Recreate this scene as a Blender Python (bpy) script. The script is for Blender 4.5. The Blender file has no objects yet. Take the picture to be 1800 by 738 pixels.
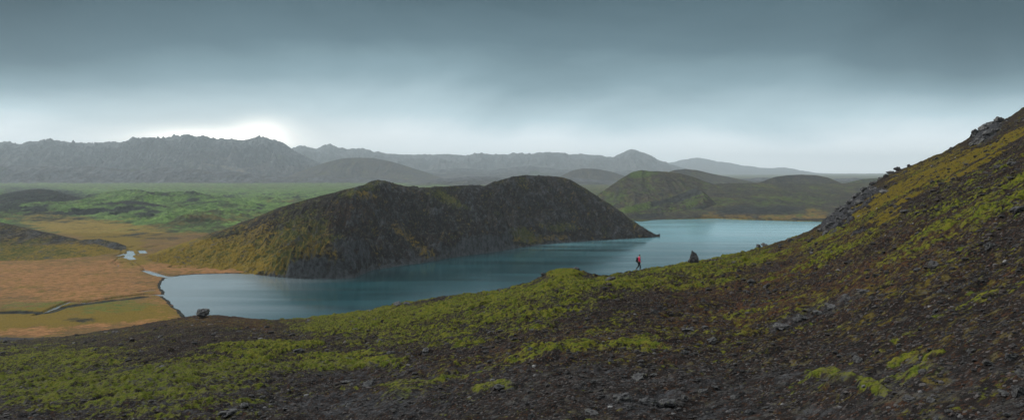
import bpy, bmesh, math, random
import numpy as np
from mathutils import Vector, Matrix, noise as mnoise
random.seed(7); rng = np.random.default_rng(11)
import time; T0 = time.time()
sc = bpy.context.scene
COL = sc.collection
F = 1285.0; HZ = 300.0; CAMZ = 100.0           # focal length in photo pixels, horizon row, camera height over the lake

# ---------------------------------------------------------------- noise
GC = np.cos(np.arange(1024)*(2*math.pi/1024)).astype(np.float32); GS = np.sin(np.arange(1024)*(2*math.pi/1024)).astype(np.float32)
def _hash(a, b):
    h = a ^ b
    h = (h ^ (h >> np.uint32(15)))*np.uint32(2246822519)
    h = (h ^ (h >> np.uint32(13)))*np.uint32(3266489917)
    return h >> np.uint32(22)
def perlin(x, y, seed=0):
    x = np.asarray(x, float); y = np.asarray(y, float); x, y = np.broadcast_arrays(x, y)
    ix = np.floor(x); iy = np.floor(y); fx = (x-ix).astype(np.float32); fy = (y-iy).astype(np.float32)
    ia = ix.astype(np.int64).astype(np.uint32); ib = iy.astype(np.int64).astype(np.uint32)
    sd_ = np.uint32((seed*2654435761+12345) & 0xffffffff)
    A = [(ia+np.uint32(k))*np.uint32(374761393)+sd_ for k in (0, 1)]; B = [(ib+np.uint32(k))*np.uint32(668265263) for k in (0, 1)]
    ux = fx*fx*fx*(fx*(fx*6-15)+10); uy = fy*fy*fy*(fy*(fy*6-15)+10)
    def g(dx, dy):
        a = _hash(A[dx], B[dy])
        return GC[a]*(fx-dx)+GS[a]*(fy-dy)
    a = g(0, 0); b = g(1, 0); c = g(0, 1); d = g(1, 1)
    return ((a+(b-a)*ux)*(1-uy)+(c+(d-c)*ux)*uy)*1.5
def fbm(x, y, octv=4, seed=0, gain=.5, ridged=False):
    s = 0; a = 1.0; t = 0
    for i in range(octv):
        n = perlin(x*2**i+i*17.3, y*2**i-i*9.1, seed+i)
        if ridged: n = 1-2*np.abs(n)
        s = s+a*n; t += a; a *= gain
    return s/t
def sstep(a, b, x):
    t = np.clip((x-a)/(b-a), 0, 1); return t*t*(3-2*t)
def kn(pts):
    p = np.array(sorted(pts), float); return p[:, 0], p[:, 1]
def interp(pts, u, sm=0):
    """piecewise linear through knots, optionally box-smoothed"""
    a, b = kn(pts)
    if sm:
        k = np.linspace(-1, 1, 9); w = np.exp(-k*k*2); w /= w.sum()
        return sum(wi*np.interp(u+ki*sm, a, b) for ki, wi in zip(k, w))
    return np.interp(u, a, b)
def blob(u, v, cx, cy, rx, ry, rot=0, soft=.5):
    c, s = math.cos(math.radians(rot)), math.sin(math.radians(rot))
    du, dv = u-cx, v-cy
    a = (du*c+dv*s)/rx; b = (-du*s+dv*c)/ry
    return 1-sstep(1-soft, 1+soft, np.sqrt(a*a+b*b))
def line_d(u, v, pts):
    d = np.full(np.shape(u), 1e9)
    for (x0, y0), (x1, y1) in zip(pts[:-1], pts[1:]):
        dx, dy = x1-x0, y1-y0; L = dx*dx+dy*dy+1e-9
        t = np.clip(((u-x0)*dx+(v-y0)*dy)/L, 0, 1)
        d = np.minimum(d, np.hypot(u-x0-t*dx, v-y0-t*dy))
    return d
def line_n(u, v, pts, m):
    a = np.array(pts); k = (u > a[:, 0].min()-m) & (u < a[:, 0].max()+m) & (v > a[:, 1].min()-m) & (v < a[:, 1].max()+m)
    d = np.full(np.shape(u), float(m)); d[k] = np.minimum(line_d(u[k], v[k], pts), m); return d
def band(u, v, pts, w, soft=.6):
    return 1-sstep(1-soft, 1+soft, line_d(u, v, pts)/w)
def inside(x, y, poly):
    r = np.zeros(np.shape(x), bool); n = len(poly)
    for i in range(n):
        (x0, y0), (x1, y1) = poly[i], poly[(i+1) % n]
        c = ((y0 > y) != (y1 > y)) & (x < (x1-x0)*(y-y0)/((y1-y0) or 1e-9)+x0)
        r ^= c
    return r
def proj(X, Y, Z):
    return 900+F*X/Y, HZ+F*(CAMZ-Z)/Y
def unproj0(u, v, z=0.0):
    Y = F*(CAMZ-z)/(v-HZ); return ((u-900)/F*Y, Y)

# ---------------------------------------------------------------- meshes
def grid_mesh(name, X, Y, Z, mat, attrs=None, wrap=False, flip=False):
    R, C = X.shape
    me = bpy.data.meshes.new(name)
    co = np.stack([X, Y, Z], -1).reshape(-1, 3).astype(np.float32)
    idx = np.arange(R*C).reshape(R, C)
    a = idx[:-1, :-1].ravel(); b = idx[:-1, 1:].ravel(); c = idx[1:, 1:].ravel(); d = idx[1:, :-1].ravel()
    q = np.stack([a, b, c, d] if not flip else [d, c, b, a], -1).astype(np.int32)
    fill_mesh(me, co, q)
    for k, v in (attrs or {}).items():
        at = me.attributes.new(k, 'FLOAT', 'POINT'); at.data.foreach_set('value', np.asarray(v, np.float32).ravel())
    me.materials.append(mat)
    o = bpy.data.objects.new(name, me); COL.objects.link(o)
    return o
def fill_mesh(me, co, q):
    n = q.shape[1]
    me.vertices.add(len(co)); me.vertices.foreach_set('co', np.ascontiguousarray(co, np.float32).ravel())
    me.loops.add(q.size); me.loops.foreach_set('vertex_index', np.ascontiguousarray(q, np.int32).ravel())
    me.polygons.add(len(q)); me.polygons.foreach_set('loop_start', np.arange(0, q.size, n, dtype=np.int32))
    me.polygons.foreach_set('loop_total', np.full(len(q), n, np.int32))
    me.polygons.foreach_set('use_smooth', np.ones(len(q), bool))
    me.update(calc_edges=True)
def tag(o, label=None, cat=None, group=None, kind=None):
    if label: o['label'] = label
    if cat: o['category'] = cat
    if group: o['group'] = group
    if kind: o['kind'] = kind
    return o

# ---------------------------------------------------------------- node helper
class NT:
    def __init__(s, tree): s.t = tree; s.n = tree.nodes; s.l = tree.links
    def new(s, typ, **kw):
        n = s.n.new(typ)
        for k, v in kw.items(): setattr(n, k, v)
        return n
    def put(s, sock, val):
        if isinstance(val, bpy.types.NodeSocket): s.l.new(val, sock)
        elif val is not None:
            if hasattr(sock.default_value, '__len__'):
                val = list(val); L = len(sock.default_value)
                if len(val) < L: val = val+[1]
            sock.default_value = val
    def math(s, op, a, b=None, c=None, clamp=False):
        n = s.new('ShaderNodeMath', operation=op, use_clamp=clamp); s.put(n.inputs[0], a)
        if b is not None: s.put(n.inputs[1], b)
        if c is not None: s.put(n.inputs[2], c)
        return n.outputs[0]
    def mix(s, f, a, b, mode='MIX'):
        n = s.new('ShaderNodeMix', data_type='RGBA', blend_type=mode); n.clamp_factor = True
        s.put(n.inputs[0], f); s.put(n.inputs[6], a); s.put(n.inputs[7], b); return n.outputs[2]
    def rng(s, v, a, b, c=0.0, d=1.0, smooth=True):
        n = s.new('ShaderNodeMapRange'); n.interpolation_type = 'SMOOTHSTEP' if smooth else 'LINEAR'
        s.put(n.inputs[0], v)
        for i, x in zip((1, 2, 3, 4), (a, b, c, d)): s.put(n.inputs[i], x)
        return n.outputs[0]
    def noise(s, vec, scale, detail=4, rough=.55, dist=0.0, out=0):
        n = s.new('ShaderNodeTexNoise'); s.put(n.inputs['Vector'], vec); n.inputs['Scale'].default_value = scale
        n.inputs['Detail'].default_value = detail; n.inputs['Roughness'].default_value = rough; n.inputs['Distortion'].default_value = dist
        return n.outputs[out]
    def voro(s, vec, scale, feature='F1', out='Distance', rnd=1.0):
        n = s.new('ShaderNodeTexVoronoi', feature=feature); s.put(n.inputs['Vector'], vec); n.inputs['Scale'].default_value = scale
        n.inputs['Randomness'].default_value = rnd
        return n.outputs[out]
    def attr(s, name): return s.new('ShaderNodeAttribute', attribute_name=name).outputs['Fac']
    def ramp(s, fac, stops):
        n = s.new('ShaderNodeValToRGB'); cr = n.color_ramp; s.put(n.inputs[0], fac)
        while len(cr.elements) < len(stops): cr.elements.new(.5)
        for e, (p, c) in zip(cr.elements, stops): e.position = p; e.color = (*c, 1)
        return n.outputs[0]
    def mapping(s, vec, scale=(1, 1, 1), rot=(0, 0, 0)):
        n = s.new('ShaderNodeMapping'); s.put(n.inputs[0], vec); n.inputs['Scale'].default_value = scale; n.inputs['Rotation'].default_value = rot
        return n.outputs[0]
def new_mat(name):
    m = bpy.data.materials.new(name); m.use_nodes = True; nt = NT(m.node_tree)
    return m, nt, nt.n['Principled BSDF']

def land_mat(name, s, base, base2, green, green2, ochre, rust=(.16, .07, .03), rock=(.10, .10, .105), lite=(.2, .19, .18),
             bump=.5, bdist=.3, streak=None, speck=.5, soft=.22, rough=.95, specd=.03, vsc=1.1):
    """s = size in metres of the finest pattern; masks come from mesh attributes, broken up by noise"""
    m, nt, bs = new_mat(name)
    pos = nt.new('ShaderNodeNewGeometry').outputs['Position']
    p = nt.mapping(pos, (1/s,)*3)
    if streak: ps = nt.mapping(pos, tuple(k/s for k in streak))
    else: ps = p
    n_big = nt.noise(ps, .12, 5, .6); n_mid = nt.noise(ps, .45, 5, .65, .3); n_fin = nt.noise(p, 1.4, 4, .7)
    n_alt = nt.noise(nt.mapping(pos, (1/s,)*3, (1, 2, .5)), .3, 5, .65)
    c = nt.mix(nt.rng(n_big, .35, .65), base, base2)
    c = nt.mix(nt.math('MULTIPLY', nt.rng(n_mid, .5, .75), .55), c, tuple(x*.35 for x in base))
    # tone of single stones
    vc = nt.voro(p, vsc, out='Color'); vs = nt.new('ShaderNodeSeparateColor'); nt.put(vs.inputs[0], vc)
    c = nt.mix(nt.math('MULTIPLY', nt.rng(vs.outputs[0], .86, .97), speck), c, lite)
    c = nt.mix(nt.math('MULTIPLY', nt.rng(vs.outputs[1], .55, 1), speck*.8), c, tuple(x*.3 for x in base))
    c = nt.mix(nt.math('MULTIPLY', nt.rng(vs.outputs[2], .8, .95), speck*.8), c, rust)
    def mask(a, n, amp=2.7):
        v = nt.math('MULTIPLY_ADD', nt.math('SUBTRACT', n, .5), amp, nt.attr(a))
        return nt.rng(v, .5-soft, .5+soft)
    k_rust = mask('rust', n_mid); c = nt.mix(k_rust, c, nt.mix(nt.rng(n_alt, .35, .65), rust, tuple(x*.6 for x in rust)))
    k_och = mask('ochre', n_alt); c = nt.mix(k_och, c, nt.mix(nt.rng(n_fin, .3, .7), tuple(x*.5 for x in ochre), ochre))
    g = nt.mix(nt.rng(n_alt, .38, .62), green, green2)
    g = nt.mix(nt.math('MULTIPLY', nt.rng(n_fin, .45, .7), .6), g, tuple(x*.35 for x in green))
    k_g = mask('green', n_mid); c = nt.mix(k_g, c, g)
    k_r = mask('rock', n_alt, 1.8); c = nt.mix(k_r, c, nt.mix(nt.rng(nt.math('MULTIPLY_ADD', n_mid, .6, nt.math('MULTIPLY', n_fin, .4)), .38, .62), tuple(x*.22 for x in rock), tuple(x*1.1 for x in rock)))
    c = nt.mix(nt.rng(n_fin, .3, .7), c, nt.mix(1.0, c, (.72, .72, .72), 'MULTIPLY'))
    nt.put(bs.inputs['Base Color'], c); bs.inputs['Roughness'].default_value = rough
    bs.inputs['Specular IOR Level'].default_value = specd
    h = nt.math('ADD', nt.math('MULTIPLY', n_mid, 1.6), nt.math('ADD', nt.math('MULTIPLY', n_fin, .8), nt.math('MULTIPLY', nt.voro(p, vsc), -.55)))
    b = nt.new('ShaderNodeBump'); b.inputs['Strength'].default_value = bump; b.inputs['Distance'].default_value = bdist
    nt.put(b.inputs['Height'], h); nt.put(bs.inputs['Normal'], b.outputs[0])
    return m

# ---------------------------------------------------------------- near hillside
EDGE = [(-900, 700), (-300, 630), (0, 591), (60, 594), (120, 590), (180, 580), (230, 573), (300, 560), (340, 553), (380, 552), (430, 558), (480, 562), (540, 561), (600, 553), (640, 548),
        (690, 536), (720, 533), (760, 524), (790, 519), (830, 517), (870, 514), (900, 505), (930, 496), (950, 486), (962, 477), (985, 472), (1010, 471),
        (1030, 479), (1060, 487), (1090, 481), (1120, 477), (1160, 471), (1200, 464), (1240, 458), (1290, 447), (1340, 435), (1390, 421),
        (1420, 412), (1440, 400), (1455, 386), (1475, 371), (1500, 350), (1530, 326), (1560, 304), (1590, 293), (1620, 283), (1660, 268), (1695, 247), (1720, 229), (1745, 218),
        (1770, 208), (1800, 188), (1900, 135), (2300, -70), (3000, -330)]
DIST = [(-900, 300), (0, 225), (300, 190), (450, 155), (640, 130), (800, 112), (960, 99), (1120, 92), (1218, 98), (1430, 140), (1540, 165), (1800, 165), (2300, 150), (3000, 150)]
HC = 5.0
def D_of(u): return interp(DIST, u, 90)
def m_of(u, sm): # slope in z per unit Y along the column
    return (HZ-interp(EDGE, u, sm))/F + HC/D_of(u)
def hill_height(X, Y, detail=True):
    R = np.hypot(X, Y); th = np.arctan2(X, Y)
    thc = np.clip(th, -1.1, 1.1); cs = np.cos(thc); u = 900+F*np.tan(thc)
    off = sstep(1.1, 2.2, np.abs(th))
    Yd = R*cs
    D = D_of(u)*(1-off)+400*off
    q = np.clip(Yd/D, 0, 1.6)
    ms = m_of(u, 160); me = m_of(u, 5)
    ms = ms*(1-off)+.02*np.sign(th)*off; me = np.where(off > 0, ms, me)
    z = CAMZ-HC+ms*Yd+(me-ms)*Yd*np.minimum(q, 1.15)**5
    # the ground rolls over at the edge and drops to the lake
    w = .018*D; e = Yd-D-.2*w
    over = np.where(e/w > 20, e, w*np.log1p(np.exp(np.clip(e/w, -30, 20))))
    steep = .45+.25*sstep(1350, 1500, u)
    z = z-over*(steep+np.maximum(ms, 0))
    z += 0.5*fbm(X/23, Y/23, 3, 3)*np.clip(R/25, 0, 1)*(1-.85*sstep(.8, .98, q)*(1-sstep(1.0, 1.3, q)))
    z += 2.5*fbm(X/40, Y/40, 4, 31)*sstep(1.1, 1.5, q)
    if detail:
        n1 = fbm(X/3.1, Y/3.1, 4, 5); z += (.20*n1+.10*fbm(X/1.6, Y/1.6, 3, 15, ridged=True))*np.clip(R/15, .3, 2.0)
        z += .05*fbm(X/.7, Y/.7, 3, 9, ridged=True)*np.clip(R/20, .4, 2.4)
        z += .12*np.clip(R/40, .3, 1.6)*sstep(.1, .5, fbm(X/1.7, Y/1.7, 4, 77))
    return z
def hill_masks(X, Y, Z):
    th = np.arctan2(X, Y); ok = (np.abs(th) < 1.2)
    Ys = np.where(ok, np.maximum(Y, .5), 1e3); u, v = proj(X, Ys, Z)
    u = np.where(ok, u, -500); v = np.where(ok, v, 720)
    ed = v-interp(EDGE, u)                                    # depth below the edge in the picture
    j = 38*fbm(X/8, Y/8, 5, 50, .6); v2 = v+j*.6; u2 = u+j*2
    g = np.zeros_like(X)
    def mx(a, b): return np.maximum(a, b)
    g = mx(g, .95*band(u2, v2, [(540, 566), (700, 553), (860, 535), (1000, 508), (1130, 497), (1240, 474), (1330, 452)], 23))
    g = mx(g, .86*band(u2, v2, [(760, 550), (900, 540), (1030, 520)], 30))
    g = mx(g, .72*band(u2, v2, [(620, 575), (800, 570), (950, 550)], 30))
    g = mx(g, .82*blob(u2, v2, 120, 668, 400, 62, 2)); g = mx(g, .6*blob(u2, v2, 420, 640, 260, 40, -6))
    g = mx(g, .9*band(u2, v2, [(390, 612), (520, 606), (560, 604)], 12)); g = mx(g, .9*band(u2, v2, [(530, 640), (620, 634), (700, 630)], 11))
    g = mx(g, .72*band(u2, v2, [(600, 600), (760, 592), (830, 600)], 20)); g = mx(g, .75*blob(u2, v2, 720, 688, 50, 16, -10))
    g = mx(g, .9*band(u2, v2, [(835, 682), (900, 678)], 8)); g = mx(g, .9*blob(u2, v2, 1120, 607, 38, 6, -3)); g = mx(g, .6*blob(u2, v2, 1030, 612, 60, 14))
    g = mx(g, .95*band(u2, v2, [(1430, 655), (1500, 665), (1560, 692)], 13)); g = mx(g, .98*band(u2, v2, [(1545, 640), (1590, 626), (1650, 620)], 10)); g = mx(g, .68*blob(u2, v2, 1590, 655, 85, 35, -5))
    g = mx(g, .66*band(u2, v2, [(1430, 440), (1540, 410), (1680, 370), (1800, 320)], 26)); g = mx(g, .6*band(u2, v2, [(1480, 412), (1640, 345), (1760, 280)], 16))
    g = mx(g, .42*blob(u2, v2, 1640, 400, 260, 70, -20)); g = mx(g, .24*(ed < 200)*(u > 1250))
    g = mx(g, .18+0*g)
    o = np.zeros_like(X)
    o = mx(o, .98*band(u2, v2-6, [(1520, 372), (1560, 340), (1640, 300), (1720, 268), (1810, 225)], 15)); o = mx(o, .75*band(u2, v2, [(1570, 312), (1640, 285), (1690, 262)], 8))
    o = mx(o, 1.1*blob(u, v, 992, 479, 38, 11)); o = mx(o, .6*band(u2, v2, [(1180, 470), (1300, 450), (1440, 408)], 13))
    o = mx(o, .58*band(u2, v2, [(1180, 505), (1400, 440), (1520, 405)], 20)); o = mx(o, .47*blob(u2, v2, 1600, 520, 280, 110, -10))
    o = mx(o, .62*blob(u2, v2, 1560, 510, 70, 14, -15)); o = mx(o, .85*blob(u2, v2, 1645, 668, 28, 10)); o = mx(o, .36*(v > 560)*(u > 900)); o = mx(o, .55*band(u2, v2, [(0, 600), (250, 580)], 8))
    o = mx(o, .55*band(u, v, [(300, 566), (480, 568), (700, 545)], 9)); o = mx(o, .26+0*o)
    r = np.zeros_like(X)+.2
    r = mx(r, .5*band(u2, v2, [(200, 566), (330, 560), (460, 568)], 12)); r = mx(r, .4*blob(u2, v2, 1450, 470, 330, 90, -15))
    k = np.zeros_like(X)+.2
    k = mx(k, .9*blob(u2, v2, 1474, 382, 38, 13, -45)); k = mx(k, .9*blob(u2, v2, 1515, 345, 28, 10, -45)); k = mx(k, .9*blob(u, v, 1735, 232, 32, 14, -35))
    k = mx(k, .5*band(u, v, [(1360, 575), (1440, 545), (1510, 515)], 12)); k = mx(k, .5*blob(u, v, 650, 710, 200, 30)); k = mx(k, .5*blob(u2, v2, 1130, 700, 110, 25)); k = mx(k, .36*(v > 640))
    k = mx(k, .95*(Z < 55)*(Y > 90))
    o = o*(1-.8*(k > .8)); g = g*(1-.8*(k > .8))
    wx = X+2*fbm(X/5, Y/5, 2, 71); m1 = fbm(wx/3.5, Y/2.2, 5, 72, .65); m2 = fbm(wx/2.6+5, Y/2+3, 5, 73, .65); m3 = fbm(X/14, Y/14, 2, 74)
    fx = fbm(wx/1.1, Y/.9, 4, 75, .65); g = g*(.575-.08*sstep(1150, 1400, u))+.20*sstep(.8, .95, g)*(v > 590); o = o*(1-.22*(o < .7)); g = g+.0+.66*m1+.34*m3+.34*fx; g = np.maximum(g, .9*blob(u, v, 992, 482, 34, 9)-.2*(m1 < 0));  o = o*.93+.38*m2-.15*m1-.12; k = k-.25*m1; r = r+.3*m3+.15*m2
    return dict(green=g, ochre=o, rust=r, rock=k)
M_slope = land_mat('slope_gravel_moss', .12, (.021, .0165, .0145), (.011, .0105, .0105), (.066, .084, .012), (.125, .118, .016), (.14, .105, .016),
                   rust=(.07, .033, .018), rock=(.06, .06, .064), lite=(.13, .12, .115), bump=.8, bdist=.05, speck=.6, vsc=1.9)
th_v = np.linspace(math.atan((-330-900)/F), math.atan((2080-900)/F), 1300)
side = np.linspace(th_v[-1], math.pi*2+th_v[0], 60)[1:-1]
th = np.concatenate([th_v, side, [th_v[0]+2*math.pi]])
r1 = np.geomspace(.8, 9, 24)[:-1]; r2 = np.geomspace(9, 40, 330)[:-1]; r3 = np.geomspace(40, 210, 520)[:-1]; r4 = np.geomspace(210, 900, 120)
RR = np.concatenate([r1, r2, r3, r4]); TH, RG = np.meshgrid(th, RR)
X = RG*np.sin(TH); Y = RG*np.cos(TH)
Z = hill_height(X, Y)
mk = hill_masks(X, Y, Z)
Z = Z+sstep(.35, .75, mk['green'])*.10*sstep(-.3, .4, fbm(X/.45, Y/.45, 3, 60, ridged=True))*np.clip(RG/20, .5, 3)
Z = Z+sstep(.6, .95, mk['rock'])*(Z > 60)*(RG > 60)*.8*np.maximum(0, fbm(X/3.2, Y/5, 5, 61, .6, ridged=True)-.05)
Z = np.maximum(Z, -5.5)
slope = grid_mesh('hillside', X, Y, Z, M_slope, mk, flip=True)
tag(slope, kind='structure')

# ---------------------------------------------------------------- valley floor (one sheet to the horizon)
LAKE = [(440, 481), (410, 480.5), (380, 481), (345, 482), (318, 484), (303, 488), (290, 489), (284, 497), (283, 506), (290, 514), (287, 520), (296, 528), (308, 540), (320, 550), (345, 575), (400, 620),
        (600, 700), (1500, 700), (1900, 600), (2000, 430), (1700, 396), (1520, 392), (1445, 390), (1400, 389), (1330, 387), (1260, 384.5), (1200, 385.5), (1150, 386.5),
        (1125, 390), (1090, 383), (1000, 390), (900, 402), (700, 440), (600, 452), (500, 465), (450, 474)]
LW = [unproj0(*p) for p in LAKE]
def wpts(l): return [unproj0(*p) for p in l]
STREAMS = [([(300, 487), (286, 486), (272, 482), (264, 479), (255, 476)], 5), ([(290, 519), (275, 519), (255, 518.5), (225, 522), (190, 527)], 3.0), ([(265, 511), (250, 513)], 4),
           ([(190, 527), (150, 533), (125, 531), (110, 537), (90, 545), (78, 551)], 2.6), ([(190, 464.5), (203, 464), (216, 463)], 6), ([(203, 454), (215, 452.5), (232, 456)], 4), ([(205, 451), (222, 446), (226, 450), (234, 457)], 5),
           ([(220, 452), (232, 449), (228, 441)], 5), ([(248, 440), (254, 446)], 5), ([(257, 436), (270, 434.5)], 5), ([(265, 458), (275, 460), (285, 462)], 4), ([(198, 440), (190, 436)], 4), ([(228, 436), (236, 434)], 3), ([(212, 470), (200, 462), (208, 455), (216, 448), (212, 441)], 1.1), ([(236, 468), (228, 460), (238, 452), (246, 444), (262, 437)], 1.2), ([(262, 480), (250, 470), (240, 463), (232, 457)], 1.1), ([(226, 440), (232, 446), (240, 447)], 1.2), ([(60, 557), (78, 551), (100, 541)], 2.2)]
SW = [(wpts(l), w) for l, w in STREAMS]
DITCH = wpts([(-60, 560), (0, 552), (40, 551), (80, 552), (110, 543), (140, 537), (190, 531), (250, 524)])
def sheet_height(X, Y):
    d = line_n(X, Y, LW+[LW[0]], 130.); ins = inside(X, Y, LW)
    sd = np.where(ins, -d, d); sd = sd+2.0*fbm(X/14, Y/14, 3, 5)*(Y < 700)
    z = np.clip(sd*.12, -4.5, 1.0)+.35*sstep(8, 60, sd)*(1+fbm(X/30, Y/30, 4, 8))
    land = sstep(20, 120, sd)
    u, v = proj(X, Y, 0*X)
    z += .6*land*(1-sstep(520, 700, Y))*np.maximum(0, fbm(X/25, Y/25, 4, 12))*2
    # yellow-green rise between the ditch and the hillside
    z += land*sstep(10, 60, line_n(X, Y, DITCH, 61.))*(Y < 520)*2.0*(u < 420)
    far = sstep(1050, 1400, Y)
    lump = sstep(-.05, .6, fbm(X/330+3, Y/420, 5, 20, ridged=False))
    far = far*land
    z += far*(14*lump*(1-sstep(2600, 4200, Y))+(16*np.maximum(0, fbm(X/80, Y/150, 6, 21, .62))+7*(fbm(X/45, Y/45, 5, 24, .62, ridged=True)-.3)*(1-.6*sstep(2600, 4500, Y))))
    n33 = fbm(X/60, Y/60, 5, 33)
    for cx, cy, yy, rx, ry, h in [(-40, 0, 2500, 200, 300, 10), (235, 0, 2500, 110, 160, 26), (215, 0, 2050, 150, 200, 22), (335, 0, 2150, 130, 170, 22), (20, 0, 1750, 230, 140, 15), (380, 0, 1900, 110, 160, 14), (150, 0, 1700, 120, 80, 8)]:
        x0 = (cx-900)/F*yy; q = np.exp(-((X-x0)/rx)**2-((Y-yy)/ry)**2)
        z += land*h*q*(1+.35*n33)
    z += sstep(3800, 9000, Y)*10*(1+fbm(X/600, Y/600, 3, 70))
    # flat yellow field
    fl = blob(u, v, 160, 404, 130, 16, 4)
    z = z*(1-fl*far)+1.0*fl*far
    sn = np.zeros_like(X); kk = Y < 1000; snb = np.zeros_like(X); snb[kk] = fbm(X[kk]/9, Y[kk]/9, 3, 48); sn[kk] = 1.2*fbm(X[kk]/6, Y[kk]/6, 3, 44)
    for pts, w in SW:
        dd = line_n(X, Y, pts, 20.)+sn; z = z-(z+.8)*(1-sstep(w*.55, w*1.15, dd))*(sstep(-.25, 0, snb) if w < 1.5 else 1)
    dd = line_n(X, Y, DITCH, 60.)+3*fbm(X/10, Y/10, 3, 46); z = z-(z-.25)*.9*(1-sstep(2.5, 7, dd))
    return z, sd
uu = np.linspace(-380, 2180, 1350); vv = np.concatenate([np.linspace(760, 600, 60)[:-1], np.linspace(600, 420, 480)[:-1], np.linspace(420, 318, 260)[:-1], np.linspace(318, 305.6, 18)])
U, V = np.meshgrid(uu, vv); Y = F*CAMZ/(V-HZ); X = (U-900)/F*Y
Z, sd = sheet_height(X, Y)
j = fbm(X/60, Y/60, 4, 91); j2 = fbm(X/12, Y/12, 4, 92, .6); V2 = V+14*j*np.clip(500/Y, .3, 1)+4*j2; U2 = U+40*j+10*j2
isNear = Y < 1080
rust = .95*blob(U2, V2, 90, 495, 215, 40, 2)*isNear; rust = np.maximum(rust, .9*band(U2, V2, [(200, 466), (330, 474), (430, 481)], 9)); rust = np.maximum(rust, .85*blob(U2, V2, 270, 548, 60, 28, -20)); rust = np.maximum(rust, .9*band(U2, V2, [(-50, 588), (60, 596), (200, 582)], 8))
och = .95*blob(U2, V2, 110, 562, 230, 24, -4); och = np.maximum(och, .9*blob(U2, V2, 165, 404, 130, 17, 5)); och = np.maximum(och, .9*band(U2, V2, [(170, 415), (230, 432), (230, 452)], 24)); och = np.maximum(och, .25+0*och)
och = np.maximum(och, .6*band(U, V, [(1180, 383), (1450, 386)], 4))
gr = sstep(1080, 1350, Y)*.86*(1-blob(U2, V2, 165, 404, 130, 17, 5)); gr = np.maximum(gr, .5*blob(U2, V2, 70, 540, 90, 10)); gr = np.maximum(gr, .55*blob(U2, V2, 200, 540, 80, 10, -5))
gr = gr*(1-.5*sstep(.1, .35, fbm(X/300+3, Y/400, 5, 20))*(Y < 3000))
rk = .1+.88*sstep(.1, .32, fbm(X/120, Y/190, 5, 23, .6))*sstep(1250, 1500, Y)*(1-sstep(2700, 3600, Y))
for cx, cy, rx, ry, a in [(75, 343, 70, 10, 1.5), (20, 378, 90, 7, 1.2), (235, 358, 45, 6, .8), (235, 378, 60, 7, .9), (330, 362, 70, 7, .85), (245, 414, 26, 5, 1), (290, 417, 20, 4, 1), (150, 570, 26, 6, 1)]:
    rk = np.maximum(rk, (a*.62+.9*fbm(X/55, Y/110, 6, 27, .65)*(cy < 400))*blob(U2+30*j, V2+8*j, cx, cy, rx*1.15, ry*1.2, 4, .8))
rk = np.maximum(rk, .9*(1-sstep(3, 8, line_d(X, Y, DITCH)+3*j))); rk = np.where(sd < 2.5, .85, rk)*1.0
gr = gr*(1-.75*sstep(800, 960, U))*(1-.3*sstep(2800, 4500, Y)); gr = gr*(1-.7*(rk > .7)); mo = fbm(X/70, Y/160, 6, 95, .65); gr = gr+.75*mo*(Y > 1080)-.05; rk = rk-.9*mo*(Y > 1080)*(1-.5*sstep(2600, 4000, Y)); mo2 = fbm(X/22, Y/30, 5, 96, .6); och = och+.25*mo2; rust = rust*.75+.7*fbm(X/45, Y/30, 5, 97, .62)*isNear+.3*fbm(X/9, Y/14, 4, 99, .6)*isNear; och = och+.3*fbm(X/60+7, Y/40, 4, 98)*isNear; gr = gr-.2*mo2*isNear
M_floor = land_mat('valley_floor', 1.6, (.17, .10, .035), (.10, .065, .028), (.07, .10, .02), (.12, .13, .03), (.20, .135, .02), rust=(.30, .145, .058), rock=(.035, .038, .032), lite=(.2, .16, .1), bump=.7, bdist=.8, speck=.3, streak=(.5, 1, 1), soft=.3)
M_plain = land_mat('lava_plain_moss', 9, (.035, .045, .02), (.05, .06, .025), (.055, .10, .025), (.13, .21, .05), (.26, .18, .04), rust=(.12, .08, .05), rock=(.022, .027, .022), lite=(.12, .14, .07), bump=.6, bdist=3, speck=.25, soft=.3)
kcut = int(np.argmin(np.abs(F*CAMZ/(vv-HZ)-1150)))
floor = grid_mesh('ground', X, Y, Z, M_floor, dict(green=gr, ochre=och, rust=rust, rock=rk), flip=False)
floor.data.materials.append(M_plain)
rowid = np.repeat(np.arange(len(vv)-1), len(uu)-1)
floor.data.polygons.foreach_set('material_index', (rowid >= kcut).astype(np.int32))
tag(floor, kind='structure')

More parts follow.
